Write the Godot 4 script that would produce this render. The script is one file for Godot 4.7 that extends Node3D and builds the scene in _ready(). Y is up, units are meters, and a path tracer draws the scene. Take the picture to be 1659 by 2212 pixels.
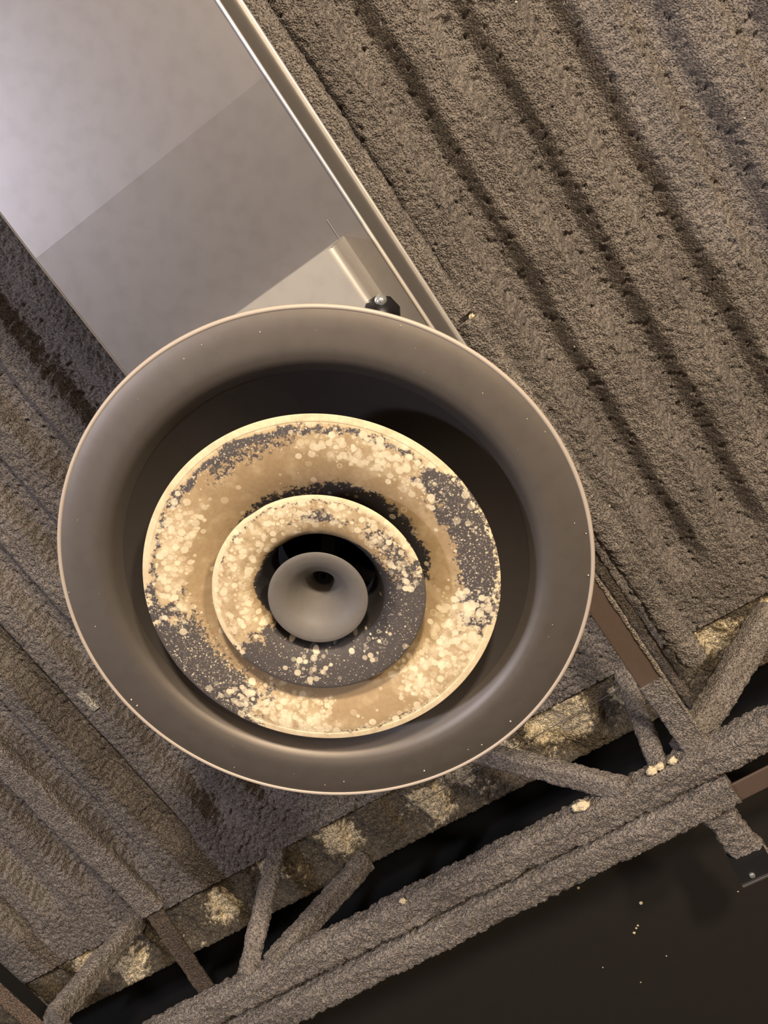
extends Node3D
# Looking up at a round cone diffuser under a sheet-metal duct, below a sprayed corrugated deck and a bar joist.
# Axes: y up, x runs along the duct and the deck ribs, z along the joist. The camera stands at E = 3.2 m, up on a lift.
const E := 3.2
var mats := {}
var lump := FastNoiseLite.new()
var fine := FastNoiseLite.new()
var broad := FastNoiseLite.new()
var rng := RandomNumberGenerator.new()

func _ready():
	# ---- camera, sky, lights, exposure
	var cam := Camera3D.new()
	cam.name = "camera"
	cam.fov = 59.98
	cam.near = 0.02
	var fwd := Vector3(0.278, 0.930, -0.242).normalized()
	var right := Vector3(0.564, 0.046, 0.824)
	right = (right - fwd * right.dot(fwd)).normalized()
	cam.transform = Transform3D(Basis(right, right.cross(fwd), -fwd), Vector3(0, E, 0))
	add_child(cam)
	cam.current = true
	var env := Environment.new()
	env.background_mode = Environment.BG_COLOR
	env.background_color = Color(0.05, 0.05, 0.055)
	env.tonemap_mode = Environment.TONE_MAPPER_LINEAR
	env.tonemap_exposure = 1.0
	env.sdfgi_enabled = true
	env.ssao_enabled = true
	env.ssil_enabled = true
	var we := WorldEnvironment.new()
	we.environment = env
	add_child(we)
	setup()
	lamp("unseen_lamp", "warm globe lamp on a slender stand under the duct", Vector3(-2.6, E - 1.9, 1.9), 0.20, Color(1.0, 0.925, 0.83), 23.0)
	lamp("unseen_lamp", "added second warm globe lamp on a slender stand under the right-hand deck ribs", Vector3(-1.5, E - 2.1, 3.3), 0.20, Color(1.0, 0.925, 0.83), 15.0)  # out of view, added to split and soften the diffuser's shadow
	lamp("unseen_lamp", "added cool white fill globe on a slender stand beyond the duct", Vector3(-2.4, E - 2.2, -3.0), 0.18, Color(0.90, 0.91, 1.0), 11.0)  # out-of-view fill, added to lift the deck left of the duct
	# ---- the room
	room()
	deck()
	# ---- the things
	joist()
	bridging()
	conduits()
	duct()
	plenum_box()
	diffuser()
	flecks()

# ------------------------------------------------------------------ naming
func numbered(called: String) -> String:
	if not has_node(NodePath(called)):
		return called
	var i := 1
	while has_node(NodePath("%s_%03d" % [called, i])):
		i += 1
	return "%s_%03d" % [called, i]

func thing(called: String, label: String, category: String, at := Vector3.ZERO, group := "") -> Node3D:
	var o := Node3D.new()
	o.name = numbered(called)
	add_child(o)
	o.position = at
	o.set_meta("label", label)
	o.set_meta("category", category)
	if group != "":
		o.set_meta("group", group)
	return o

func part(called: String, mesh: Mesh, m: Material, parent: Node3D, label := "") -> MeshInstance3D:
	var o := MeshInstance3D.new()
	o.name = called if parent != self else numbered(called)
	o.mesh = mesh
	o.material_override = m
	parent.add_child(o, true)
	if label != "":
		o.set_meta("label", label)
	return o

func struct(called: String, mesh: Mesh, m: Material, label: String, category := "") -> MeshInstance3D:
	var o := part(called, mesh, m, self, label)
	o.set_meta("kind", "structure")
	if category != "":
		o.set_meta("category", category)
	return o

# ------------------------------------------------------------------ materials
func noise_tex(seed_: int, freq: float, size: int, kind: int, octaves: int, lo: float, hi: float, as_normal := 0.0) -> ImageTexture:
	var n := FastNoiseLite.new()
	n.seed = seed_
	n.noise_type = kind
	n.frequency = freq
	n.fractal_octaves = octaves
	var im := n.get_seamless_image(size, size)
	im.convert(Image.FORMAT_RGBA8)
	if as_normal > 0.0:
		im.bump_map_to_normal_map(as_normal)
	else:
		var d := im.get_data()
		for i in range(0, d.size(), 4):
			var v := int(clampf((lo + (hi - lo) * d[i] / 255.0) * 255.0, 0, 255))
			d[i] = v; d[i + 1] = v; d[i + 2] = v; d[i + 3] = 255
		im = Image.create_from_data(size, size, false, Image.FORMAT_RGBA8, d)
	return ImageTexture.create_from_image(im)

func mat(color: Color, rough: float, metal := 0.0) -> StandardMaterial3D:
	var m := StandardMaterial3D.new()
	m.albedo_color = color
	m.roughness = rough
	m.metallic = metal
	return m

func tri(m: StandardMaterial3D, scale_: float) -> StandardMaterial3D:
	m.uv1_triplanar = true
	m.uv1_world_triplanar = true
	m.uv1_scale = Vector3.ONE * scale_
	return m

func setup():
	rng.seed = 77
	lump.seed = 5; lump.noise_type = FastNoiseLite.TYPE_SIMPLEX_SMOOTH; lump.frequency = 46.0; lump.fractal_octaves = 4; lump.fractal_gain = 0.6
	fine.seed = 11; fine.noise_type = FastNoiseLite.TYPE_CELLULAR; fine.frequency = 120.0; fine.fractal_octaves = 2
	broad.seed = 21; broad.noise_type = FastNoiseLite.TYPE_SIMPLEX_SMOOTH; broad.frequency = 5.0; broad.fractal_octaves = 2
	var grit := noise_tex(3, 0.09, 512, FastNoiseLite.TYPE_SIMPLEX, 4, 0, 1, 14.0)
	var spots := noise_tex(8, 0.055, 512, FastNoiseLite.TYPE_SIMPLEX, 4, 0.35, 1.5)
	var brushed := noise_tex(14, 0.02, 512, FastNoiseLite.TYPE_SIMPLEX_SMOOTH, 5, 0.96, 1.03)
	var s := tri(mat(Color(1, 1, 1), 0.95), 4.0)
	s.vertex_color_use_as_albedo = true
	s.albedo_texture = spots
	s.normal_enabled = true
	s.normal_texture = grit
	s.normal_scale = 1.0
	mats.spray = s
	var c := s.duplicate() as StandardMaterial3D
	mats.cream_spray = c
	var g := tri(mat(Color(0.575, 0.56, 0.55), 0.40, 0.85), 2.5)
	g.albedo_texture = brushed
	mats.galvanised = g
	var gb := tri(mat(Color(0.86, 0.84, 0.81), 0.35, 0.7), 2.5)
	gb.albedo_texture = brushed
	mats.seam = gb
	mats.dull = mat(Color(0.36, 0.34, 0.33), 0.6)
	mats.box = tri(mat(Color(0.63, 0.615, 0.585), 0.5, 0.1), 2.5)
	mats.box.albedo_texture = brushed
	var dm := tri(mat(Color(0.49, 0.46, 0.425), 0.5, 0.75), 3.0)
	dm.albedo_texture = brushed
	mats.dish = dm
	mats.bowl = tri(mat(Color(0.42, 0.395, 0.375), 0.5, 0.75), 3.0)  # darker than the dish: shade of the recess put into the colour
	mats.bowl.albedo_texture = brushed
	mats.rim = mat(Color(0.72, 0.67, 0.61), 0.5, 0.1)  # paler than the dish: the edge's highlight put into the colour
	mats.bell = tri(mat(Color(0.42, 0.40, 0.375), 0.6, 0.05), 6.0)
	mats.bell.albedo_texture = brushed
	mats.dark = mat(Color(0.05, 0.045, 0.045), 0.8)
	mats.hole = mat(Color(0.02, 0.02, 0.02), 0.9)
	var br := tri(mat(Color(0.37, 0.31, 0.27), 0.5, 0.1), 5.0)
	br.albedo_texture = brushed
	mats.brown = br
	mats.void_ = mat(Color(0.03, 0.03, 0.033), 0.95)  # near-black so the gap's shade holds against bounced light
	mats.soffit = tri(mat(Color(0.15, 0.137, 0.118), 0.6), 1.5)
	mats.soffit.albedo_texture = brushed
	mats.wall = tri(mat(Color(0.34, 0.31, 0.28), 0.9), 1.0)
	mats.wall.albedo_texture = brushed
	mats.floor = tri(mat(Color(0.50, 0.46, 0.41), 0.85), 0.8)
	mats.floor.albedo_texture = spots
	mats.chip = tri(mat(Color(0.86, 0.80, 0.67), 0.8), 6.0)
	mats.chip.albedo_texture = brushed
	mats.black_plastic = mat(Color(0.09, 0.085, 0.09), 0.35)
	mats.zinc = mat(Color(0.85, 0.87, 0.86), 0.25, 0.8)
	mats.fleck = mat(Color(1.0, 0.97, 0.88), 0.4)

# ------------------------------------------------------------------ mesh helpers
# a grid of nu x nv points (v fastest); front side along du x dv unless flipped
func surf(nu: int, nv: int, p: PackedVector3Array, wrap_v: bool, flip := false, uv := PackedVector2Array(), col := PackedColorArray()) -> ArrayMesh:
	var n := PackedVector3Array()
	n.resize(p.size())
	for i in nu:
		var i0 := maxi(i - 1, 0) * nv
		var i1 := mini(i + 1, nu - 1) * nv
		for j in nv:
			var ja := j - 1
			var jb := j + 1
			if wrap_v:
				ja = (ja + nv) % nv
				jb = jb % nv
			else:
				ja = maxi(ja, 0)
				jb = mini(jb, nv - 1)
			var k := i * nv
			var w := (p[i1 + j] - p[i0 + j]).cross(p[k + jb] - p[k + ja])
			w = w.normalized() if w.length_squared() > 1e-20 else Vector3.UP
			n[k + j] = -w if flip else w
	var idx := PackedInt32Array()
	var cols := nv if wrap_v else nv - 1
	idx.resize((nu - 1) * cols * 6)
	var q := 0
	for i in nu - 1:
		for j in cols:
			var a := i * nv + j
			var b := (i + 1) * nv + j
			var c := i * nv + (j + 1) % nv
			var d := (i + 1) * nv + (j + 1) % nv
			if flip:
				idx[q] = a; idx[q + 1] = b; idx[q + 2] = c
				idx[q + 3] = b; idx[q + 4] = d; idx[q + 5] = c
			else:
				idx[q] = a; idx[q + 1] = c; idx[q + 2] = b
				idx[q + 3] = b; idx[q + 4] = c; idx[q + 5] = d
			q += 6
	var arr := []
	arr.resize(Mesh.ARRAY_MAX)
	arr[Mesh.ARRAY_VERTEX] = p
	arr[Mesh.ARRAY_NORMAL] = n
	arr[Mesh.ARRAY_INDEX] = idx
	if uv.size():
		arr[Mesh.ARRAY_TEX_UV] = uv
	if col.size():
		arr[Mesh.ARRAY_COLOR] = col
	var m := ArrayMesh.new()
	m.add_surface_from_arrays(Mesh.PRIMITIVE_TRIANGLES, arr)
	return m

func box_into(st: SurfaceTool, lo: Vector3, hi: Vector3):
	var b := BoxMesh.new()
	b.size = hi - lo
	st.append_from(b, 0, Transform3D(Basis(), (lo + hi) / 2))

func box_mesh(lo: Vector3, hi: Vector3) -> Mesh:
	var st := SurfaceTool.new()
	st.begin(Mesh.PRIMITIVE_TRIANGLES)
	box_into(st, lo, hi)
	return st.commit()

func smooth(ctrl: Array, sub: int) -> PackedVector2Array:
	var out := PackedVector2Array()
	for i in ctrl.size() - 1:
		var a: Vector2 = ctrl[maxi(i - 1, 0)]
		var b: Vector2 = ctrl[i]
		var c: Vector2 = ctrl[i + 1]
		var d: Vector2 = ctrl[mini(i + 2, ctrl.size() - 1)]
		for k in sub:
			out.append(b.cubic_interpolate(c, a, d, float(k) / sub))
	out.append(ctrl[-1])
	return out

# turned sheet: underside profile (r, y) from neck to rim, rolled over at the rim and back along the top
func cone_mesh(ctrl: Array, thick: float, big: float, segs := 256) -> ArrayMesh:
	var under := smooth(ctrl, 8)
	var prof := PackedVector2Array(under)
	var last := under[under.size() - 1]
	var tip := (last - under[under.size() - 2]).normalized()
	var up := Vector2(-tip.y, tip.x)
	for k in range(1, 8):
		var a := PI * k / 8.0
		prof.append(last + up * thick * 0.5 * (1 - cos(a)) + tip * thick * 0.5 * sin(a))
	for k in range(under.size() - 1, -1, -1):
		var t := (under[mini(k + 1, under.size() - 1)] - under[maxi(k - 1, 0)]).normalized()
		prof.append(under[k] + Vector2(-t.y, t.x) * thick)
	return turned(prof, big, segs)

func ring_profile(r: float, y: float, rad: float) -> PackedVector2Array:
	var out := PackedVector2Array()
	for k in 13:
		out.append(Vector2(r - rad * cos(TAU * k / 12), y - rad * sin(TAU * k / 12)))
	return out

func turned(prof: PackedVector2Array, big: float, segs := 256) -> ArrayMesh:
	var p := PackedVector3Array()
	var uv := PackedVector2Array()
	for q in prof:
		for j in segs:
			var a := TAU * j / segs
			p.append(Vector3(q.x * cos(a), q.y, q.x * sin(a)))
			uv.append(Vector2(0.5 + 0.5 * q.x * cos(a) / big, 0.5 + 0.5 * q.x * sin(a) / big))
	return surf(prof.size(), segs, p, true, false, uv)

# A bar from a to b. half = half sizes of its cross-section, round = corner radius, amp = depth of the sprayed coat's lumps.
func bar_mesh(a: Vector3, b: Vector3, half: Vector2, round_: float, amp: float, side := Vector3.ZERO, step := 0.004, tint := Color(0.275, 0.240, 0.208)) -> ArrayMesh:
	var ax := (b - a).normalized()
	var u := side
	if u == Vector3.ZERO:
		u = Vector3.UP.cross(ax)
		if u.length() < 0.1:
			u = Vector3(0, 0, 1)
	u = (u - ax * u.dot(ax)).normalized()
	var v := ax.cross(u).normalized()
	var pts := PackedVector2Array()
	var nrm := PackedVector2Array()
	var r := minf(round_, minf(half.x, half.y) * 0.98)
	for cidx in 4:
		var sx := 1.0 if cidx == 0 or cidx == 3 else -1.0
		var sy := 1.0 if cidx < 2 else -1.0
		var c := Vector2(sx * (half.x - r), sy * (half.y - r))
		var kk := maxi(2, int(r * PI / 2 / step))
		for k in kk + 1:
			var an := PI / 2 * (cidx + float(k) / kk)
			pts.append(c + Vector2(cos(an), sin(an)) * r)
			nrm.append(Vector2(cos(an), sin(an)))
		var long := (2 * (half.x - r)) if cidx % 2 == 0 else (2 * (half.y - r))
		var m := int(long / step)
		var q := Vector2(cos(PI / 2 * (cidx + 1)), sin(PI / 2 * (cidx + 1)))
		var dir := Vector2(-1, 0) if cidx == 0 else (Vector2(0, -1) if cidx == 1 else (Vector2(1, 0) if cidx == 2 else Vector2(0, 1)))
		var from := pts[pts.size() - 1]
		for k in range(1, m):
			pts.append(from + dir * long * k / m)
			nrm.append(q)
	var len_ := a.distance_to(b)
	var nu := maxi(2, int(len_ / step) + 1) if amp > 0 else 2
	var p := PackedVector3Array()
	var col := PackedColorArray()
	var nv := pts.size()
	for i in range(-2, nu + 2):
		var t := clampf(float(i) / (nu - 1), 0, 1)
		var shrink := 1.0
		if i == -2 or i == nu + 1:
			shrink = 0.0
		elif (i == -1 or i == nu) :
			shrink = 0.97
		var c := a.lerp(b, t)
		for j in nv:
			var n3 := u * nrm[j].x + v * nrm[j].y
			var w := c + (u * pts[j].x + v * pts[j].y) * shrink
			var tone := 1.0
			if amp > 0 and shrink > 0:
				var l := lump.get_noise_3dv(w)
				var f := fine.get_noise_3dv(w)
				var g := broad.get_noise_3dv(w)
				var mid := lump.get_noise_3dv(w * 0.42 + Vector3(9, 0, 4))
				w += n3 * (amp * (0.9 * l + 0.5 * g + 0.6 * mid) - amp * 0.45 * (f + 0.5)) * shrink
				tone = 1.0 + 0.25 * g - 0.22 * f - 0.1 + 0.2 * l + 0.15 * mid
			p.append(w)
			col.append(Color(tint.r * tone, tint.g * tone, tint.b * tone))
	return surf(nu + 4, nv, p, true, false, PackedVector2Array(), col)

func lumpy(size: Vector3, seed_: int, rough := 0.8) -> ArrayMesh:
	var p := PackedVector3Array()
	var nu := 13
	var nv := 18
	for i in nu:
		var th := PI * i / (nu - 1)
		for j in nv:
			var ph := TAU * j / nv
			var d := Vector3(sin(th) * cos(ph), cos(th), sin(th) * sin(ph))
			var k := 1.0 + rough * lump.get_noise_3dv(d * 0.035 + Vector3(seed_ * 1.7, 0, 0))
			p.append(d * size * k)
	return surf(nu, nv, p, true, true)

# ------------------------------------------------------------------ lamps and room
func lamp(called: String, label: String, at: Vector3, radius: float, color: Color, energy: float):
	var t := thing(called, label, "lamp", Vector3(at.x, 0, at.z))
	var h := at.y
	part("pole", turned(PackedVector2Array([Vector2(0.0, h - radius), Vector2(0.012, h - radius), Vector2(0.012, 0.03), Vector2(0.0, 0.03)]), 1.0, 16), mats.zinc, t)
	part("base", turned(smooth([Vector2(0.0, 0.045), Vector2(0.03, 0.04), Vector2(0.13, 0.03), Vector2(0.15, 0.015), Vector2(0.15, 0.0), Vector2(0.0, 0.0)], 3), 1.0, 40), mats.black_plastic, t)
	var s := SphereMesh.new()
	s.radius = radius
	s.height = radius * 2
	var m := mat(Color(1, 1, 1), 0.4)
	m.emission_enabled = true
	m.emission = color
	m.emission_energy_multiplier = 2.0
	var b := part("lamp_globe", s, m, t)
	b.position = Vector3(0, h, 0)
	var l := OmniLight3D.new()
	l.name = "lamp_light"
	l.position = b.position
	l.light_color = color
	l.light_energy = energy
	l.light_size = radius * 0.95
	l.omni_range = 20.0
	l.omni_attenuation = 2.0
	l.shadow_enabled = true
	t.add_child(l)

func room():
	var top := E + 2.1
	struct("floor", box_mesh(Vector3(-5.1, -0.1, -5.1), Vector3(5.1, 0, 5.1)), mats.floor, "bare concrete floor of the room below")
	struct("wall_west", box_mesh(Vector3(-5.1, 0, -5.1), Vector3(-5.0, top, 5.1)), mats.wall, "painted wall at the duct's far end")
	struct("wall_east", box_mesh(Vector3(5.0, 0, -5.1), Vector3(5.1, top, 5.1)), mats.wall, "painted wall beyond the dark soffit")
	struct("wall_north", box_mesh(Vector3(-5.0, 0, -5.1), Vector3(5.0, top, -5.0)), mats.wall, "painted side wall left of the duct")
	struct("wall_south", box_mesh(Vector3(-5.0, 0, 5.0), Vector3(5.0, top, 5.1)), mats.wall, "painted side wall right of the deck ribs")
	# lower ceiling beyond the joist, and the dark gap above it
	var s := struct("ceiling", box_mesh(Vector3(1.76, E + 2.00, -5.0), Vector3(5.0, E + 2.10, 5.0)), mats.soffit, "smooth dark brown lower ceiling beyond the bar joist")
	s.set_meta("kind", "structure")
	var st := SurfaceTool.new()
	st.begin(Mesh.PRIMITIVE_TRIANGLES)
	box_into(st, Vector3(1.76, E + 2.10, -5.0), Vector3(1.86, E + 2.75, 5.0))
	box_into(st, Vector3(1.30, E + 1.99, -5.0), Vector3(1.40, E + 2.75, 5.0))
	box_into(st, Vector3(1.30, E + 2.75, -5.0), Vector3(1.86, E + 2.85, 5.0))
	struct("wall_gap", st.commit(), mats.void_, "gap with its shade painted near-black between the deck's end and the lower ceiling")

func wave(t: float) -> float:   # 0 = lower flange, 1 = upper flange
	t = t - floorf(t)
	if t < 0.34:
		return 0.0
	if t < 0.56:
		return smoothstep(0.34, 0.56, t)
	if t < 0.74:
		return 1.0
	return 1.0 - smoothstep(0.74, 1.02, t)

const PATCHES := [Vector3(1.285, -0.012, 0.9), Vector3(1.285, -0.445, 1.5), Vector3(1.293, -0.60, 0.7), Vector3(1.293, -0.742, 0.8), Vector3(1.322, -0.863, 0.9), Vector3(1.28, -1.133, 0.9), Vector3(1.269, -1.362, 0.7), Vector3(1.306, -1.555, 0.8), Vector3(1.285, -2.03, 1.0), Vector3(1.34, -1.925, 1.0), Vector3(1.29, 0.16, 0.9), Vector3(1.30, -0.27, 0.5)]

func deck():
	var p := PackedVector3Array()
	var col := PackedColorArray()
	var x0 := -0.80
	var x1 := 1.228
	var z0 := -2.52
	var z1 := 0.80
	var st := 0.0036
	var nu := int((x1 - x0) / st)
	var nv := int((z1 - z0) / st)
	for i in nu + 2:
		var x := x0 + (x1 - x0) * minf(i, nu - 1) / (nu - 1)
		var flat := smoothstep(1.01, 1.13, x)
		for j in nv:
			var z := z0 + (z1 - z0) * j / (nv - 1)
			var g := broad.get_noise_2d(x * 0.8, z)
			var l := lump.get_noise_2d(x, z)
			var f := fine.get_noise_2d(x, z)
			var wv := wave((z - 0.075 + 0.007 * g + 0.005 * l) / 0.1524)
			wv = lerpf(wv, 0.12, flat)
			var rag := 1.0 - absf(wv - 0.35) * 2.2
			var pit := smoothstep(0.22, 0.60, lump.get_noise_2d(x * 0.7 + 5.0, z * 0.7)) * (0.4 + 0.6 * wv + 0.8 * maxf(rag, 0.0))
			var h := 1.891 + 0.043 * wv + 0.006 * g + 0.0078 * l + 0.0055 * (f + 0.5) + 0.012 * pit
			var xx := x
			if i >= nu:
				h += 0.02 * (i - nu + 1)
			if i >= nu - 1:
				xx += 0.006 * l + 0.004 * g
			p.append(Vector3(xx, E + h, z))
			var tone := 1.0 + 0.22 * g + 0.15 * l - 0.22 * (f + 0.6)
			col.append(Color(0.246 * tone, 0.214 * tone, 0.186 * tone))
	var spots := PackedVector3Array()
	for k in 130:
		spots.append(p[rng.randi_range(0, p.size() - nv * 3)] - Vector3(0, 0.001, 0))
	var o := struct("ceiling", surf(nu + 2, nv, p, false, true, PackedVector2Array(), col), mats.spray, "corrugated metal deck thickly sprayed with rough grey brown fireproofing")
	scatter("pale_flecks", o, spots, 0.0009, 0.0026, "tiny bright flecks in the sprayed coating")
	# the deck's plain remainder outside the view
	var s2 := SurfaceTool.new()
	s2.begin(Mesh.PRIMITIVE_TRIANGLES)
	box_into(s2, Vector3(-5.0, E + 1.95, -5.0), Vector3(1.40, E + 1.99, 5.0))
	box_into(s2, Vector3(-5.0, E + 1.90, -5.0), Vector3(-0.80, E + 1.95, 5.0))
	box_into(s2, Vector3(-0.80, E + 1.90, 0.80), Vector3(1.228, E + 1.95, 5.0))
	box_into(s2, Vector3(-0.80, E + 1.90, -5.0), Vector3(1.228, E + 1.95, -2.52))
	part("deck_slab", s2.commit(), mats.wall, o)
	# strip beyond the joist's top chord: flutes with pale patches of old coating
	p = PackedVector3Array()
	col = PackedColorArray()
	var a0 := 1.21
	var a1 := 1.402
	st = 0.0036
	nu = int((a1 - a0) / st)
	nv = int((z1 - z0) / st)
	for i in nu + 1:
		var x := a0 + (a1 - a0) * minf(i, nu - 1) / (nu - 1)
		for j in nv:
			var z := z0 + (z1 - z0) * j / (nv - 1)
			var g := broad.get_noise_2d(x * 2.0 + 7.0, z * 1.6)
			var l := lump.get_noise_2d(x + 3.0, z)
			var f := fine.get_noise_2d(x, z + 2.0)
			var wv := wave((z - 0.03 + 0.02 * g) / 0.1524)
			var h := 1.902 + 0.022 * wv * smoothstep(1.40, 1.34, x) + 0.008 * l + 0.005 * (f + 0.5)
			if i >= nu:
				h += 0.05
			p.append(Vector3(x, E + h, z))
			var near := 0.0
			for q in PATCHES:
				near = maxf(near, q.z * exp(-((x - q.x) * (x - q.x) / 0.0034 + (z - q.y) * (z - q.y) / (0.0038 * q.z))))
			var pale := smoothstep(0.30, 0.62, near + 0.45 * l + 0.35 * g - 0.25 * (f + 0.5))
			var tone := 1.0 + 0.3 * l - 0.3 * (f + 0.6)
			col.append(Color(0.15, 0.12, 0.08).lerp(Color(0.80, 0.67, 0.44), pale) * tone)
	part("deck_edge_strip", surf(nu + 1, nv, p, false, true, PackedVector2Array(), col), mats.cream_spray, o, "deck end behind the joist, patched with pale cream coating")
	var chip := part("bare_patch", bar_mesh(Vector3(0.545, E + 1.895, -1.416), Vector3(0.607, E + 1.893, -1.411), Vector2(0.011, 0.008), 0.005, 0.003, Vector3(0, 0, 1), 0.003, Color(0.62, 0.56, 0.44)), mats.cream_spray, o, "bare pale metal patch")

# ------------------------------------------------------------------ joist
func joist():
	var t := thing("bar_joist", "open-web steel joist coated with lumpy sprayed fireproofing, crossing below the deck", "joist", Vector3(1.4, E + 1.6, -0.9))
	var o := -t.position
	var y := E + 1.635
	part("bottom_chord", bar_mesh(Vector3(1.386, y, -2.45) + o, Vector3(1.347, y, 0.20) + o, Vector2(0.041, 0.032), 0.024, 0.0085, Vector3.ZERO, 0.0033), mats.spray, t)
	part("bottom_chord", bar_mesh(Vector3(1.509, y + 0.004, -2.45) + o, Vector3(1.448, y + 0.004, -0.15) + o, Vector2(0.039, 0.032), 0.020, 0.0085, Vector3.ZERO, 0.0033), mats.spray, t)
	part("bare_flange", bar_mesh(Vector3(1.476, y - 0.018, -0.95) + o, Vector3(1.441, y - 0.018, 0.20) + o, Vector2(0.025, 0.003), 0.002, 0.0), mats.brown, t, "bare brown edge of the lower chord angle")
	part("top_chord", bar_mesh(Vector3(1.195, E + 1.925, -2.45) + o, Vector3(1.195, E + 1.925, 0.60) + o, Vector2(0.03, 0.02), 0.01, 0.006), mats.spray, t)
	var webs := [
		[Vector3(1.223, 1.91, -1.295), Vector3(1.330, 1.63, -1.42), 0.021],
		[Vector3(1.389, 1.91, -1.117), Vector3(1.335, 1.63, -1.345), 0.025],
		[Vector3(1.213, 1.90, -1.787), Vector3(1.163, 1.60, -1.907), 0.026],
		[Vector3(1.234, 1.91, -0.243), Vector3(1.325, 1.63, -0.262), 0.019],
		[Vector3(1.284, 1.91, 0.125), Vector3(1.330, 1.655, -0.200), 0.029],
		[Vector3(1.150, 1.77, -0.63), Vector3(1.325, 1.62, -0.345), 0.023],
		[Vector3(1.223, 1.91, -2.30), Vector3(1.335, 1.63, -1.95), 0.023],
	]
	for w in webs:
		var r: float = w[2] * 1.15
		part("web_bar", bar_mesh(Vector3(0, E, 0) + w[0] + o, Vector3(0, E, 0) + w[1] + o, Vector2(r, r * 0.8), r * 0.5, 0.0050, Vector3.ZERO, 0.0033), mats.spray, t)
	part("tie_wire", rod(Vector3(1.292, E + 1.885, -0.95) + o, Vector3(1.262, E + 1.885, -0.22) + o, 0.0011), mats.dull, t)
	for q in [[-0.447, 1.305, 0.012], [-0.462, 1.302, 0.009], [-0.275, 1.303, 0.010], [-0.255, 1.302, 0.008], [-0.225, 1.303, 0.008], [-0.941, 1.322, 0.007]]:
		var c := part("pale_lump", lumpy(Vector3(q[2], q[2] * 0.8, q[2] * 1.2), int(q[0] * 100)), mats.chip, t, "pale lump of old coating on the chord edge")
		c.position = Vector3(q[1], E + 1.615, q[0]) + o

func bridging():
	var t := thing("bridging_angle", "bare brown steel angle running from behind the diffuser rim to the joist", "steel angle", Vector3(0.7, E + 1.66, -0.17))
	var o := -t.position
	part("flange", bar_mesh(Vector3(0.30, E + 1.668, -0.180) + o, Vector3(1.14, E + 1.640, -0.172) + o, Vector2(0.026, 0.003), 0.002, 0.0, Vector3(0, 0, 1)), mats.brown, t)
	part("sprayed_edge", bar_mesh(Vector3(0.30, E + 1.668, -0.156) + o, Vector3(1.36, E + 1.630, -0.142) + o, Vector2(0.0045, 0.006), 0.003, 0.0025, Vector3(0, 0, 1), 0.0033, Color(0.33, 0.28, 0.22)), mats.spray, t, "rough sprayed edge of the brown angle")
	part("sprayed_end", bar_mesh(Vector3(1.12, E + 1.645, -0.172) + o, Vector3(1.36, E + 1.635, -0.166) + o, Vector2(0.030, 0.010), 0.008, 0.0045, Vector3(0, 0, 1)), mats.spray, t, "sprayed end where the angle meets the joist chord")
	part("sprayed_stub", bar_mesh(Vector3(1.44, E + 1.648, -0.218) + o, Vector3(1.70, E + 1.65, -0.196) + o, Vector2(0.036, 0.016), 0.012, 0.011, Vector3(0, 0, 1)), mats.spray, t, "lumpy sprayed stub past the joist chord")
	var k := thing("steel_clip", "small bare steel clip under the sprayed stub beside the dark ceiling", "clip", Vector3(1.665, E + 1.615, -0.225))
	var st := SurfaceTool.new()
	st.begin(Mesh.PRIMITIVE_TRIANGLES)
	box_into(st, Vector3(-0.03, 0, -0.024), Vector3(0.028, 0.003, 0.06))
	box_into(st, Vector3(-0.03, 0.003, -0.024), Vector3(-0.027, 0.06, 0.06))
	box_into(st, Vector3(0.025, 0.003, -0.024), Vector3(0.028, 0.06, 0.06))
	part("channel", st.commit(), mats.dark, k)
	part("bare_lip", bar_mesh(Vector3(0.029, -0.002, -0.028), Vector3(0.029, -0.002, 0.06), Vector2(0.003, 0.004), 0.001, 0.0), mats.galvanised, k, "bright worn lip")
	part("screw", turned(smooth([Vector2(0, -0.006), Vector2(0.005, -0.005), Vector2(0.007, 0.0), Vector2(0.007, 0.03), Vector2(0, 0.03)], 3), 1.0, 16), mats.zinc, k).position = Vector3(0.012, 0, 0.004)
	var s := thing("sprayed_strut", "long sprayed strut along the deck ribs at the lower left, below a thin dark seam", "strut", Vector3(0.5, E + 1.75, -1.6))
	o = -s.position
	part("coated_length", bar_mesh(Vector3(-0.2, E + 1.715, -1.582) + o, Vector3(1.10, E + 1.735, -1.575) + o, Vector2(0.036, 0.018), 0.014, 0.006, Vector3(0, 0, 1)), mats.spray, s)
	part("bare_end", bar_mesh(Vector3(1.08, E + 1.74, -1.578) + o, Vector3(1.40, E + 1.69, -1.600) + o, Vector2(0.026, 0.005), 0.003, 0.003, Vector3(0, 0, 1), 0.004, Color(0.12, 0.088, 0.062)), mats.spray, s, "bare brown end of the strut")
	var b := thing("bridging_angle", "bare brown steel angle crossing the bottom left corner", "steel angle", Vector3(1.1, E + 1.74, -2.14))
	o = -b.position
	part("flange", bar_mesh(Vector3(0.80, E + 1.745, -2.146) + o, Vector3(1.40, E + 1.745, -2.146) + o, Vector2(0.028, 0.004), 0.002, 0.002, Vector3(0, 0, 1), 0.005, Color(0.27, 0.19, 0.13)), mats.spray, b)
	part("upright_leg", bar_mesh(Vector3(0.80, E + 1.765, -2.120) + o, Vector3(1.40, E + 1.765, -2.120) + o, Vector2(0.003, 0.022), 0.002, 0.0, Vector3(0, 0, 1)), mats.dark, b)

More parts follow.
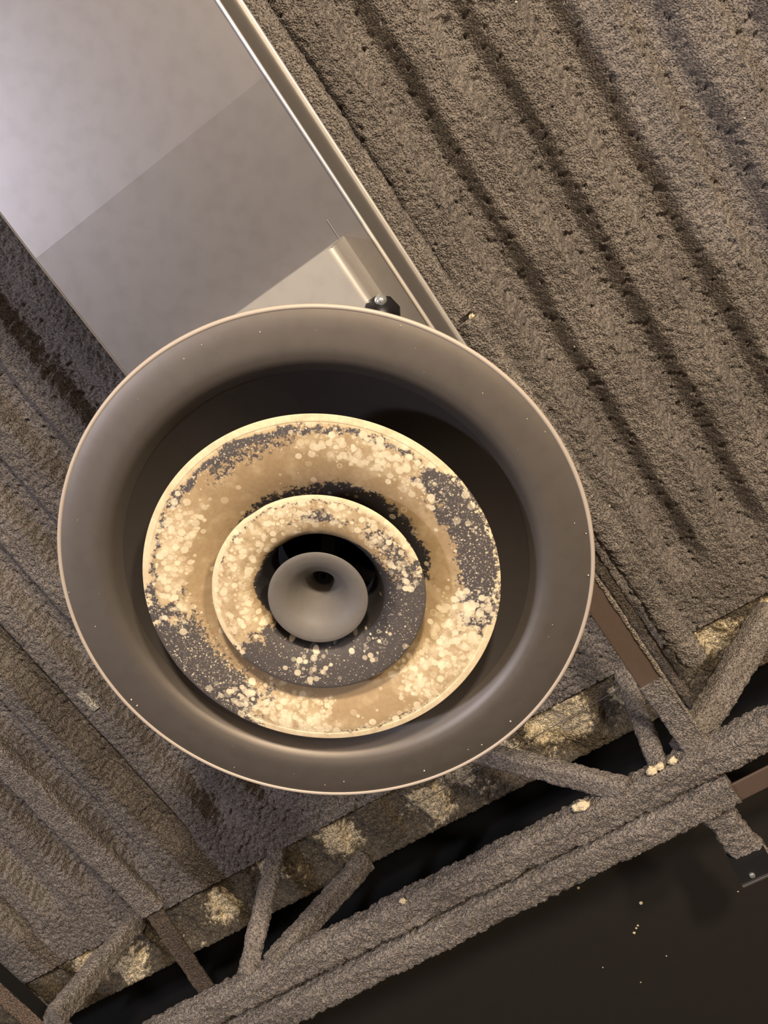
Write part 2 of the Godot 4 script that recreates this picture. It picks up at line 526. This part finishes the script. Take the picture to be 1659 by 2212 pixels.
func conduits():
	var t := thing("sprayed_conduit", "sprayed conduit beside the duct edge with a broken coat and one bright chip", "conduit", Vector3(0.2, E + 1.84, -0.1))
	var o := -t.position
	part("pipe_length", bar_mesh(Vector3(-0.75, E + 1.82, -0.122) + o, Vector3(0.272, E + 1.81, -0.106) + o, Vector2(0.027, 0.026), 0.022, 0.005), mats.spray, t)
	part("coupling", bar_mesh(Vector3(0.226, E + 1.81, -0.107) + o, Vector3(0.276, E + 1.81, -0.106) + o, Vector2(0.032, 0.030), 0.024, 0.006), mats.spray, t)
	part("pipe_length", bar_mesh(Vector3(0.288, E + 1.79, -0.096) + o, Vector3(1.20, E + 1.755, -0.078) + o, Vector2(0.028, 0.026), 0.022, 0.008), mats.spray, t)
	part("pale_chip", lumpy(Vector3(0.010, 0.006, 0.006), 4), mats.chip, t, "bright bare chip").position = Vector3(0.290, E + 1.785, -0.084) + o
	var u := thing("sprayed_conduit", "thin dark sprayed conduit between the brown angle and the thicker conduit", "conduit", Vector3(0.9, E + 1.79, -0.135))
	o = -u.position
	part("pipe_length", bar_mesh(Vector3(0.55, E + 1.82, -0.150) + o, Vector3(1.34, E + 1.79, -0.138) + o, Vector2(0.012, 0.012), 0.01, 0.004, Vector3.ZERO, 0.004, Color(0.16, 0.13, 0.10)), mats.spray, u)

# ------------------------------------------------------------------ duct and diffuser
func plate(a: Vector3, b: Vector3, c: Vector3, d: Vector3, thick: float) -> Mesh:
	# quad a b c d with thickness upward
	var st := SurfaceTool.new()
	st.begin(Mesh.PRIMITIVE_TRIANGLES)
	st.set_smooth_group(-1)
	var n := (b - a).cross(d - a).normalized()
	var up := n if n.y > 0 else -n
	if absf(n.y) < 0.2:
		up = n
	var q := [a, b, c, d, a + up * thick, b + up * thick, c + up * thick, d + up * thick]
	for f in [[0, 1, 2, 3], [7, 6, 5, 4], [0, 4, 5, 1], [1, 5, 6, 2], [2, 6, 7, 3], [3, 7, 4, 0]]:
		var centre: Vector3 = (q[0] + q[6]) / 2
		var fn: Vector3 = (q[f[1]] - q[f[0]]).cross(q[f[2]] - q[f[0]])
		var out := fn.dot(q[f[0]] - centre) > 0
		for k in ([0, 2, 1, 0, 3, 2] if out else [0, 1, 2, 0, 2, 3]):
			st.add_vertex(q[f[k]])
	st.generate_normals()
	return st.commit()

func rod(a: Vector3, b: Vector3, r: float) -> ArrayMesh:
	return bar_mesh(a, b, Vector2(r, r), r, 0.0, Vector3.ZERO, r * 0.4)

func duct():
	var t := thing("air_duct", "large grey sheet-metal duct coming from the upper left above the diffuser", "duct", Vector3(-0.2, E + 1.3, -0.32))
	var o := -t.position
	var zl := -0.538
	var zr := -0.117
	var y := E + 1.30
	var yt := E + 1.58
	var xf := -0.212
	var xe := 0.62
	var xs := -1.9
	var rise := 0.045
	part("bottom_panel", plate(Vector3(xf, y, zl) + o, Vector3(xe, y, zl) + o, Vector3(xe, y, zr) + o, Vector3(xf, y, zr) + o, 0.0015), mats.galvanised, t)
	part("bottom_panel", plate(Vector3(xs, y + rise * (xf - xs), zl) + o, Vector3(xf, y, zl) + o, Vector3(xf, y, zr) + o, Vector3(xs, y + rise * (xf - xs), zr) + o, 0.0015), mats.galvanised, t, "sloping bottom panel past the crease")
	part("side_panel", plate(Vector3(xs, y + rise * (xf - xs), zr) + o, Vector3(xf, y, zr) + o, Vector3(xf, yt, zr) + o, Vector3(xs, yt, zr) + o, 0.0015), mats.galvanised, t)
	part("side_panel", plate(Vector3(xf, y, zr) + o, Vector3(xe, y, zr) + o, Vector3(xe, yt, zr) + o, Vector3(xf, yt, zr) + o, 0.0015), mats.galvanised, t)
	part("side_panel", plate(Vector3(xs, y + rise * (xf - xs), zl) + o, Vector3(xs, yt, zl) + o, Vector3(xf, yt, zl) + o, Vector3(xf, y, zl) + o, 0.0015), mats.galvanised, t)
	part("side_panel", plate(Vector3(xf, y, zl) + o, Vector3(xf, yt, zl) + o, Vector3(xe, yt, zl) + o, Vector3(xe, y, zl) + o, 0.0015), mats.galvanised, t)
	part("top_panel", plate(Vector3(xs, yt, zl) + o, Vector3(xe, yt, zl) + o, Vector3(xe, yt, zr) + o, Vector3(xs, yt, zr) + o, 0.0015), mats.galvanised, t)
	part("end_cap", plate(Vector3(xe, y, zl) + o, Vector3(xe, yt, zl) + o, Vector3(xe, yt, zr) + o, Vector3(xe, y, zr) + o, 0.0015), mats.galvanised, t)
	for zz in [zl, zr]:
		var r := 0.0030 if zz == zr else 0.0012
		part("corner_seam", rod(Vector3(xf, y - 0.0005, zz) + o, Vector3(xe, y - 0.0005, zz) + o, r), mats.seam if zz == zr else mats.dull, t)
		part("corner_seam", rod(Vector3(xs, y + rise * (xf - xs) - 0.0005, zz) + o, Vector3(xf, y - 0.0005, zz) + o, r), mats.seam if zz == zr else mats.dull, t)
	part("top_seam", bar_mesh(Vector3(xs, yt, zr + 0.004) + o, Vector3(xe, yt, zr + 0.004) + o, Vector2(0.005, 0.004), 0.003, 0.0), mats.seam, t)
	part("scribed_seam", rod(Vector3(-0.018, y - 0.0003, -0.157) + o, Vector3(0.016, y - 0.0003, -0.157) + o, 0.0011), mats.galvanised, t, "thin raised seam past the box corner")

func plenum_box():
	var t := thing("plenum_box", "pale sheet-metal box under the duct, its corner showing above the diffuser rim", "duct box", Vector3(0.3, E + 1.17, -0.3))
	var o := -t.position
	var x0 := 0.014
	var x1 := 0.60
	var z0 := -0.47
	var z1 := -0.150
	var y := E + 1.17
	part("bottom_panel", plate(Vector3(x0, y, z0) + o, Vector3(x1, y, z0) + o, Vector3(x1, y, z1 - 0.012) + o, Vector3(x0, y, z1 - 0.012) + o, 0.0015), mats.box, t)
	# right side with its rolled lower edge
	var p := PackedVector3Array()
	var prof := [Vector2(z1 - 0.012, 0.0)]
	for k in 9:
		var a := PI / 2 * k / 8
		prof.append(Vector2(z1 - 0.012 + 0.012 * sin(a), 0.012 - 0.012 * cos(a)))
	prof.append(Vector2(z1, 0.06))
	prof.append(Vector2(z1, 0.13))
	for i in 2:
		for q in prof:
			p.append(Vector3(x0 if i == 0 else x1, y + q.y, q.x) + o)
	part("side_panel", surf(2, prof.size(), p, false, true), mats.seam, t, "side panel with a rolled lower edge")
	part("end_panel", plate(Vector3(x0, y, z0) + o, Vector3(x0, y, z1 - 0.004) + o, Vector3(x0, y + 0.13, z1) + o, Vector3(x0, y + 0.13, z0) + o, 0.0015), mats.box, t)
	part("side_panel", plate(Vector3(x0, y, z0) + o, Vector3(x0, y + 0.13, z0) + o, Vector3(x1, y + 0.13, z0) + o, Vector3(x1, y, z0) + o, 0.0015), mats.box, t)
	part("end_panel", plate(Vector3(x1, y, z0) + o, Vector3(x1, y, z1) + o, Vector3(x1, y + 0.13, z1) + o, Vector3(x1, y + 0.13, z0) + o, 0.0015), mats.box, t)
	var k := part("damper_knob", turned(PackedVector2Array([Vector2(0.0, -0.022), Vector2(0.008, -0.020), Vector2(0.016, -0.012), Vector2(0.024, 0.0), Vector2(0.026, 0.006), Vector2(0, 0.006)]), 1.0, 9), mats.black_plastic, t, "dark faceted damper knob")
	k.position = Vector3(0.120, y - 0.004, -0.151) + o
	var s := part("screw", turned(smooth([Vector2(0, -0.008), Vector2(0.005, -0.007), Vector2(0.008, -0.001), Vector2(0.008, 0.006), Vector2(0, 0.006)], 3), 1.0, 12), mats.zinc, k, "bright screw head")
	s.position = Vector3(-0.016, -0.004, 0.010)

func zone(a: float, from: float, to: float, soft := 10.0) -> float:   # 1 inside the sector from..to in degrees
	var mid := (from + to) / 2
	var halfw := (to - from) / 2
	var d := absf(wrapf(a - mid, -180, 180))
	return 1.0 - smoothstep(halfw - soft, halfw + soft, d)

func band(r: float, lo: float, hi: float, soft := 0.03) -> float:
	return smoothstep(lo - soft, lo + soft, r) * (1.0 - smoothstep(hi - soft, hi + soft, r))

# how strongly the dust film and the pale lumps cover a cone at bearing a (degrees) and share r of its radius
func film_middle(a: float, r: float) -> float:
	var f := 1.0
	f -= 1.15 * zone(a, -44, 12, 6) * smoothstep(0.72, 0.84, r) * (1.0 - 0.5 * smoothstep(0.965, 0.985, r))
	f -= 1.15 * zone(a, 117, 172, 8) * smoothstep(0.66, 0.84, r)
	f -= 1.3 * zone(a, -82, 0, 10) * (1.0 - smoothstep(0.57, 0.66, r))
	f -= 0.75 * zone(a, -150, -80, 14) * (1.0 - smoothstep(0.55, 0.63, r))
	f -= 0.75 * zone(a, -152, -50, 14) * band(r, 0.905, 0.945, 0.018)
	f -= 0.62 * zone(a, -135, -100, 10) * band(r, 0.82, 0.94, 0.04)
	f -= 0.6 * zone(a, 45, 90, 10) * band(r, 0.945, 0.962, 0.008)
	f -= 0.6 * zone(a, 170, 215, 10) * band(r, 0.93, 0.955, 0.01)
	return f

func lumps_middle(a: float, r: float) -> float:
	var f := 0.02
	f += zone(a, 168, 214, 8) * band(r, 0.76, 0.93, 0.05)
	f += 0.75 * zone(a, -92, -42, 10) * band(r, 0.74, 0.95, 0.06)
	f += 1.0 * zone(a, 2, 52, 8) * band(r, 0.68, 0.97, 0.05)
	f += 1.1 * zone(a, 88, 132, 8) * band(r, 0.76, 0.95, 0.06) * (1.0 - zone(a, 120, 140, 6) * smoothstep(0.95, 0.8, r) * 0.5)
	f += 0.4 * zone(a, 55, 90, 8) * band(r, 0.92, 0.965, 0.02)
	return f

func dark_middle(a: float, r: float) -> float:  # darker towards the neck, over the upper half
	return zone(a, -150, 5, 12) * (1.0 - smoothstep(0.58, 0.68, r))

func dark_inner(a: float, r: float) -> float:  # darker towards the neck all round, reaching further out on the right
	return maxf(1.0 - smoothstep(0.57, 0.63, r), zone(a, -45, 40, 12) * (1.0 - smoothstep(0.62, 0.80, r)))

func film_inner(a: float, r: float) -> float:
	var f := 1.0
	f -= 1.2 * zone(a, 28, 146, 10) * smoothstep(0.40, 0.58, r)
	f -= 1.0 * zone(a, -18, 42, 10) * smoothstep(0.50, 0.62, r)
	f -= 0.9 * zone(a, -42, 40, 10) * (1.0 - smoothstep(0.62, 0.74, r))
	f -= 0.7 * zone(a, -52, -20, 8) * band(r, 0.72, 0.93, 0.06)
	f -= 0.8 * zone(a, -105, -72, 8) * band(r, 0.74, 0.86, 0.04)
	f -= 1.6 * (1.0 - smoothstep(0.56, 0.60, r + 0.04 * sin(deg_to_rad(a * 3.0 + 40))))
	f -= 0.5 * zone(a, -175, -60, 20) * band(r, 0.93, 0.96, 0.01)
	return f

func lumps_inner(a: float, r: float) -> float:
	var f := 0.03
	f += 0.85 * zone(a, 150, 262, 10) * band(r, 0.64, 0.97, 0.05)
	f += 0.8 * zone(a, -100, -30, 12) * band(r, 0.72, 0.96, 0.05)
	f += 0.9 * zone(a, -28, -6, 6) * band(r, 0.76, 0.95, 0.05)
	f += 0.45 * zone(a, 25, 62, 8) * band(r, 0.64, 0.86, 0.05)
	f += 0.45 * zone(a, 84, 112, 6) * band(r, 0.62, 0.95, 0.05)
	return f

func dusty(size: int, seed_: int, film: Callable, lumps: Callable, darken: Callable, n_lumps: int, lump_px: float, n_specks: int) -> ImageTexture:
	var n := FastNoiseLite.new()
	n.seed = seed_
	n.noise_type = FastNoiseLite.TYPE_SIMPLEX
	n.frequency = 0.045 * 1024.0 / size
	n.fractal_octaves = 4
	n.fractal_gain = 0.75
	var soft := FastNoiseLite.new()
	soft.seed = seed_ + 1
	soft.frequency = 0.012 * 1024.0 / size
	soft.fractal_octaves = 3
	var d := PackedByteArray()
	d.resize(size * size * 3)
	var bare := Vector3(80, 74, 71)
	var black := Vector3(42, 38, 37)
	var tan_ := Vector3(168, 143, 106)
	var pale := Vector3(222, 203, 166)
	var half := size / 2.0
	for y in size:
		for x in size:
			var ux := (x + 0.5 - half) / half
			var uz := (y + 0.5 - half) / half
			var r := sqrt(ux * ux + uz * uz)
			if r > 1.03 or r < 0.25:
				continue
			var a := rad_to_deg(atan2(0.777 * ux - 0.512 * uz, 0.564 * ux + 0.824 * uz))
			var v := n.get_noise_2d(x, y)
			var s := soft.get_noise_2d(x, y)
			var f: float = film.call(a + 14 * s, r + 0.03 * s)
			var k := smoothstep(0.26, 0.58, f + 0.62 * v)
			var l: float = lumps.call(a, r)
			var c := bare.lerp(black, clampf(darken.call(a + 14 * s, r + 0.05 * s) + 0.25 * v, 0, 1)).lerp(tan_.lerp(pale, clampf(0.38 * l + 0.5 * s + smoothstep(0.93, 0.98, r), 0, 1)), k) * (1.0 + 0.05 * v)
			var q := (y * size + x) * 3
			d[q] = int(clampf(c.x, 0, 255)); d[q + 1] = int(clampf(c.y, 0, 255)); d[q + 2] = int(clampf(c.z, 0, 255))
	var rg := RandomNumberGenerator.new()
	rg.seed = seed_
	var done := 0
	var tries := 0
	while done < n_lumps + n_specks and tries < 200000:
		tries += 1
		var speck := done >= n_lumps
		var rr := sqrt(rg.randf_range(0.1, 0.98))
		var an := rg.randf_range(-180, 180)
		var want: float = lumps.call(an, rr)
		if speck:
			want = clampf(0.95 - film.call(an, rr), 0, 1) * smoothstep(0.55, 0.75, rr) + 0.12 * want
		if rg.randf() > want:
			continue
		done += 1
		# back from the bearing to the texture's axes
		var ix := cos(deg_to_rad(an)) * rr
		var iy := sin(deg_to_rad(an)) * rr
		var det := 0.564 * -0.512 - 0.824 * 0.777
		var ux := (ix * -0.512 - 0.824 * iy) / det
		var uz := (0.564 * iy - 0.777 * ix) / det
		var kk := rr / sqrt(ux * ux + uz * uz)
		var cx := half + ux * kk * half
		var cy := half + uz * kk * half
		var rad := lump_px * pow(rg.randf(), 1.6) + 2.2
		if speck:
			rad = 0.7 + 1.9 * pow(rg.randf(), 3.0)
		var op := rg.randf_range(0.25, 0.9) if not speck else rg.randf_range(0.5, 1.0)
		var tone := rg.randf_range(0.90, 1.0)
		var ring := not speck and rg.randf() < 0.1
		var e := int(rad + 2)
		for yy in range(maxi(0, int(cy) - e), mini(size, int(cy) + e + 1)):
			for xx in range(maxi(0, int(cx) - e), mini(size, int(cx) + e + 1)):
				var dd := Vector2(xx - cx, yy - cy).length()
				var al := op * (1.0 - smoothstep(rad - 1.2, rad + 1.0, dd))
				if ring:
					al *= 0.25 + 0.6 * smoothstep(rad * 0.55, rad * 0.9, dd)
				if al <= 0:
					continue
				var q := (yy * size + xx) * 3
				d[q] = int(lerpf(d[q], 244 * tone, al)); d[q + 1] = int(lerpf(d[q + 1], 228 * tone, al)); d[q + 2] = int(lerpf(d[q + 2], 192 * tone, al))
	var im := Image.create_from_data(size, size, false, Image.FORMAT_RGB8, d)
	return ImageTexture.create_from_image(im)

func diffuser():
	var t := thing("ceiling_diffuser", "round grey metal air diffuser of nested flared cones, inner cones spotted with cream dust", "air diffuser", Vector3(0.329, E + 0.94, -0.373))
	var h := -0.94
	var v := func(list: Array) -> Array:
		var out := []
		for k in range(0, list.size(), 2):
			out.append(Vector2(list[k], list[k + 1] + h))
		return out
	part("outer_cone", cone_mesh(v.call([0.258, 1.016, 0.264, 1.009, 0.270, 1.003, 0.277, 0.9992, 0.288, 0.9968, 0.308, 0.9968, 0.322, 0.998, 0.334, 1.0005]), 0.0035, 0.334), mats.dish, t, "wide plain grey lip of the outer cone")
	part("inner_bowl", cone_mesh(v.call([0.150, 1.105, 0.175, 1.090, 0.205, 1.066, 0.235, 1.039, 0.250, 1.0245, 0.259, 1.0155]), 0.0035, 0.334), mats.bowl, t, "bowl with painted-in recess shade inside the outer cone")
	var specks := PackedVector3Array()
	for k in 46:
		var an := rng.randf() * TAU
		var rr := rng.randf_range(0.285, 0.328)
		specks.append(Vector3(rr * cos(an), 0.9972 + h, rr * sin(an)))
	scatter("dust_specks", t, specks, 0.0006, 0.0013, "tiny white specks on the outer cone's lip")
	part("rolled_edge", turned(ring_profile(0.3335, 1.0015 + h, 0.0030), 1.0), mats.rim, t, "rolled edge of the outer cone with its highlight painted in")
	part("neck", turned(PackedVector2Array([Vector2(0.150, 1.10 + h), Vector2(0.150, 1.17 + h), Vector2(0.153, 1.17 + h), Vector2(0.153, 1.10 + h)]), 1.0, 96), mats.dark, t)
	part("neck_shade_disc", turned(PackedVector2Array([Vector2(0.0, 1.145 + h), Vector2(0.16, 1.145 + h), Vector2(0.16, 1.155 + h), Vector2(0.0, 1.155 + h)]), 1.0, 64), mats.dark, t)  # black disc added in place of the shade in the open neck
	var m2 := mat(Color.WHITE, 0.75)
	m2.albedo_texture = dusty(1024, 31, film_middle, lumps_middle, dark_middle, 1450, 9.5, 4200)
	var m3 := mat(Color.WHITE, 0.75)
	m3.albedo_texture = dusty(768, 47, film_inner, lumps_inner, dark_inner, 680, 11.0, 1500)
	part("middle_cone", cone_mesh(v.call([0.084, 1.08, 0.088, 1.045, 0.096, 1.020, 0.108, 1.004, 0.126, 0.990, 0.148, 0.978, 0.173, 0.970, 0.196, 0.9665, 0.207, 0.967, 0.2095, 0.9674, 0.2115, 0.9670, 0.218, 0.968]), 0.002, 0.218), m2, t, "tan middle cone spotted with cream dust and dark bare patches")
	part("inner_cone", cone_mesh(v.call([0.066, 1.06, 0.067, 1.02, 0.069, 0.985, 0.073, 0.966, 0.081, 0.9545, 0.096, 0.9485, 0.113, 0.9465, 0.124, 0.9462, 0.128, 0.947]), 0.002, 0.128), m3, t, "smaller inner cone with cream dust on its upper half and bare grey metal below")
	part("center_bell", cone_mesh(v.call([0.0115, 1.015, 0.012, 1.005, 0.0142, 0.993, 0.0178, 0.980, 0.0225, 0.9685, 0.029, 0.957, 0.037, 0.9475, 0.046, 0.942, 0.054, 0.9397, 0.0588, 0.940]), 0.0025, 0.06, 128), mats.bell, t, "small plain grey trumpet bell")
	part("bell_plug", turned(smooth([Vector2(0.0038, 1.015 + h), Vector2(0.0038, 1.003 + h), Vector2(0.005, 1.0018 + h), Vector2(0.007, 1.0018 + h), Vector2(0.009, 1.0035 + h), Vector2(0.0125, 1.004 + h), Vector2(0.013, 1.015 + h)], 4), 1.0, 48), mats.dark, t)
	part("stem", turned(PackedVector2Array([Vector2(0.0, 1.014 + h), Vector2(0.012, 1.014 + h), Vector2(0.012, 1.145 + h), Vector2(0.0, 1.145 + h)]), 1.0, 24), mats.hole, t)
	# spider arms that carry the inner cones
	for k in 3:
		var a := TAU * k / 3 + 0.4
		var d := Vector3(cos(a), 0, sin(a))
		part("spider_arm", bar_mesh(d * 0.01 + Vector3(0, 1.05 + h, 0), d * 0.15 + Vector3(0, 1.12 + h, 0), Vector2(0.009, 0.002), 0.001, 0.0), mats.dark, t)

func octa(st: SurfaceTool, c: Vector3, r: float):
	var q := [Vector3(r, 0, 0), Vector3(0, 0, r), Vector3(-r, 0, 0), Vector3(0, 0, -r)]
	for k in 4:
		var a: Vector3 = q[k]
		var b: Vector3 = q[(k + 1) % 4]
		for v in [Vector3(0, -r, 0), b, a, Vector3(0, r, 0), a, b]:
			st.add_vertex(c + v)

func scatter(called: String, parent: Node3D, pts: PackedVector3Array, lo: float, hi: float, label: String):
	var st := SurfaceTool.new()
	st.begin(Mesh.PRIMITIVE_TRIANGLES)
	st.set_smooth_group(-1)
	for c in pts:
		octa(st, c, lerpf(lo, hi, pow(rng.randf(), 3.0)))
	st.generate_normals()
	var o := part(called, st.commit(), mats.fleck, parent, label)
	o.set_meta("kind", "stuff")

func flecks():
	# pale overspray crumbs on the dark lower ceiling
	var st := SurfaceTool.new()
	st.begin(Mesh.PRIMITIVE_TRIANGLES)
	for q in [[1.804, -0.526, 0.005], [1.874, -0.578, 0.003], [1.868, -0.570, 0.003], [1.885, -0.590, 0.004], [1.676, -0.638, 0.004], [1.629, -0.951, 0.004], [2.001, -0.557, 0.002], [1.95, -0.72, 0.002], [2.05, -0.66, 0.002], [1.90, -0.30, 0.002]]:
		st.append_from(lumpy(Vector3(q[2], q[2] * 0.6, q[2]), int(q[0] * 50)), 0, Transform3D(Basis(), Vector3(q[0] * 1.111, E + 2.00 - q[2] * 0.3, q[1] * 1.111)))
	var o := part("overspray_crumbs", st.commit(), mats.chip, self, "tiny pale overspray crumbs stuck on the dark lower ceiling")
	o.set_meta("category", "crumbs")
	o.set_meta("kind", "stuff")
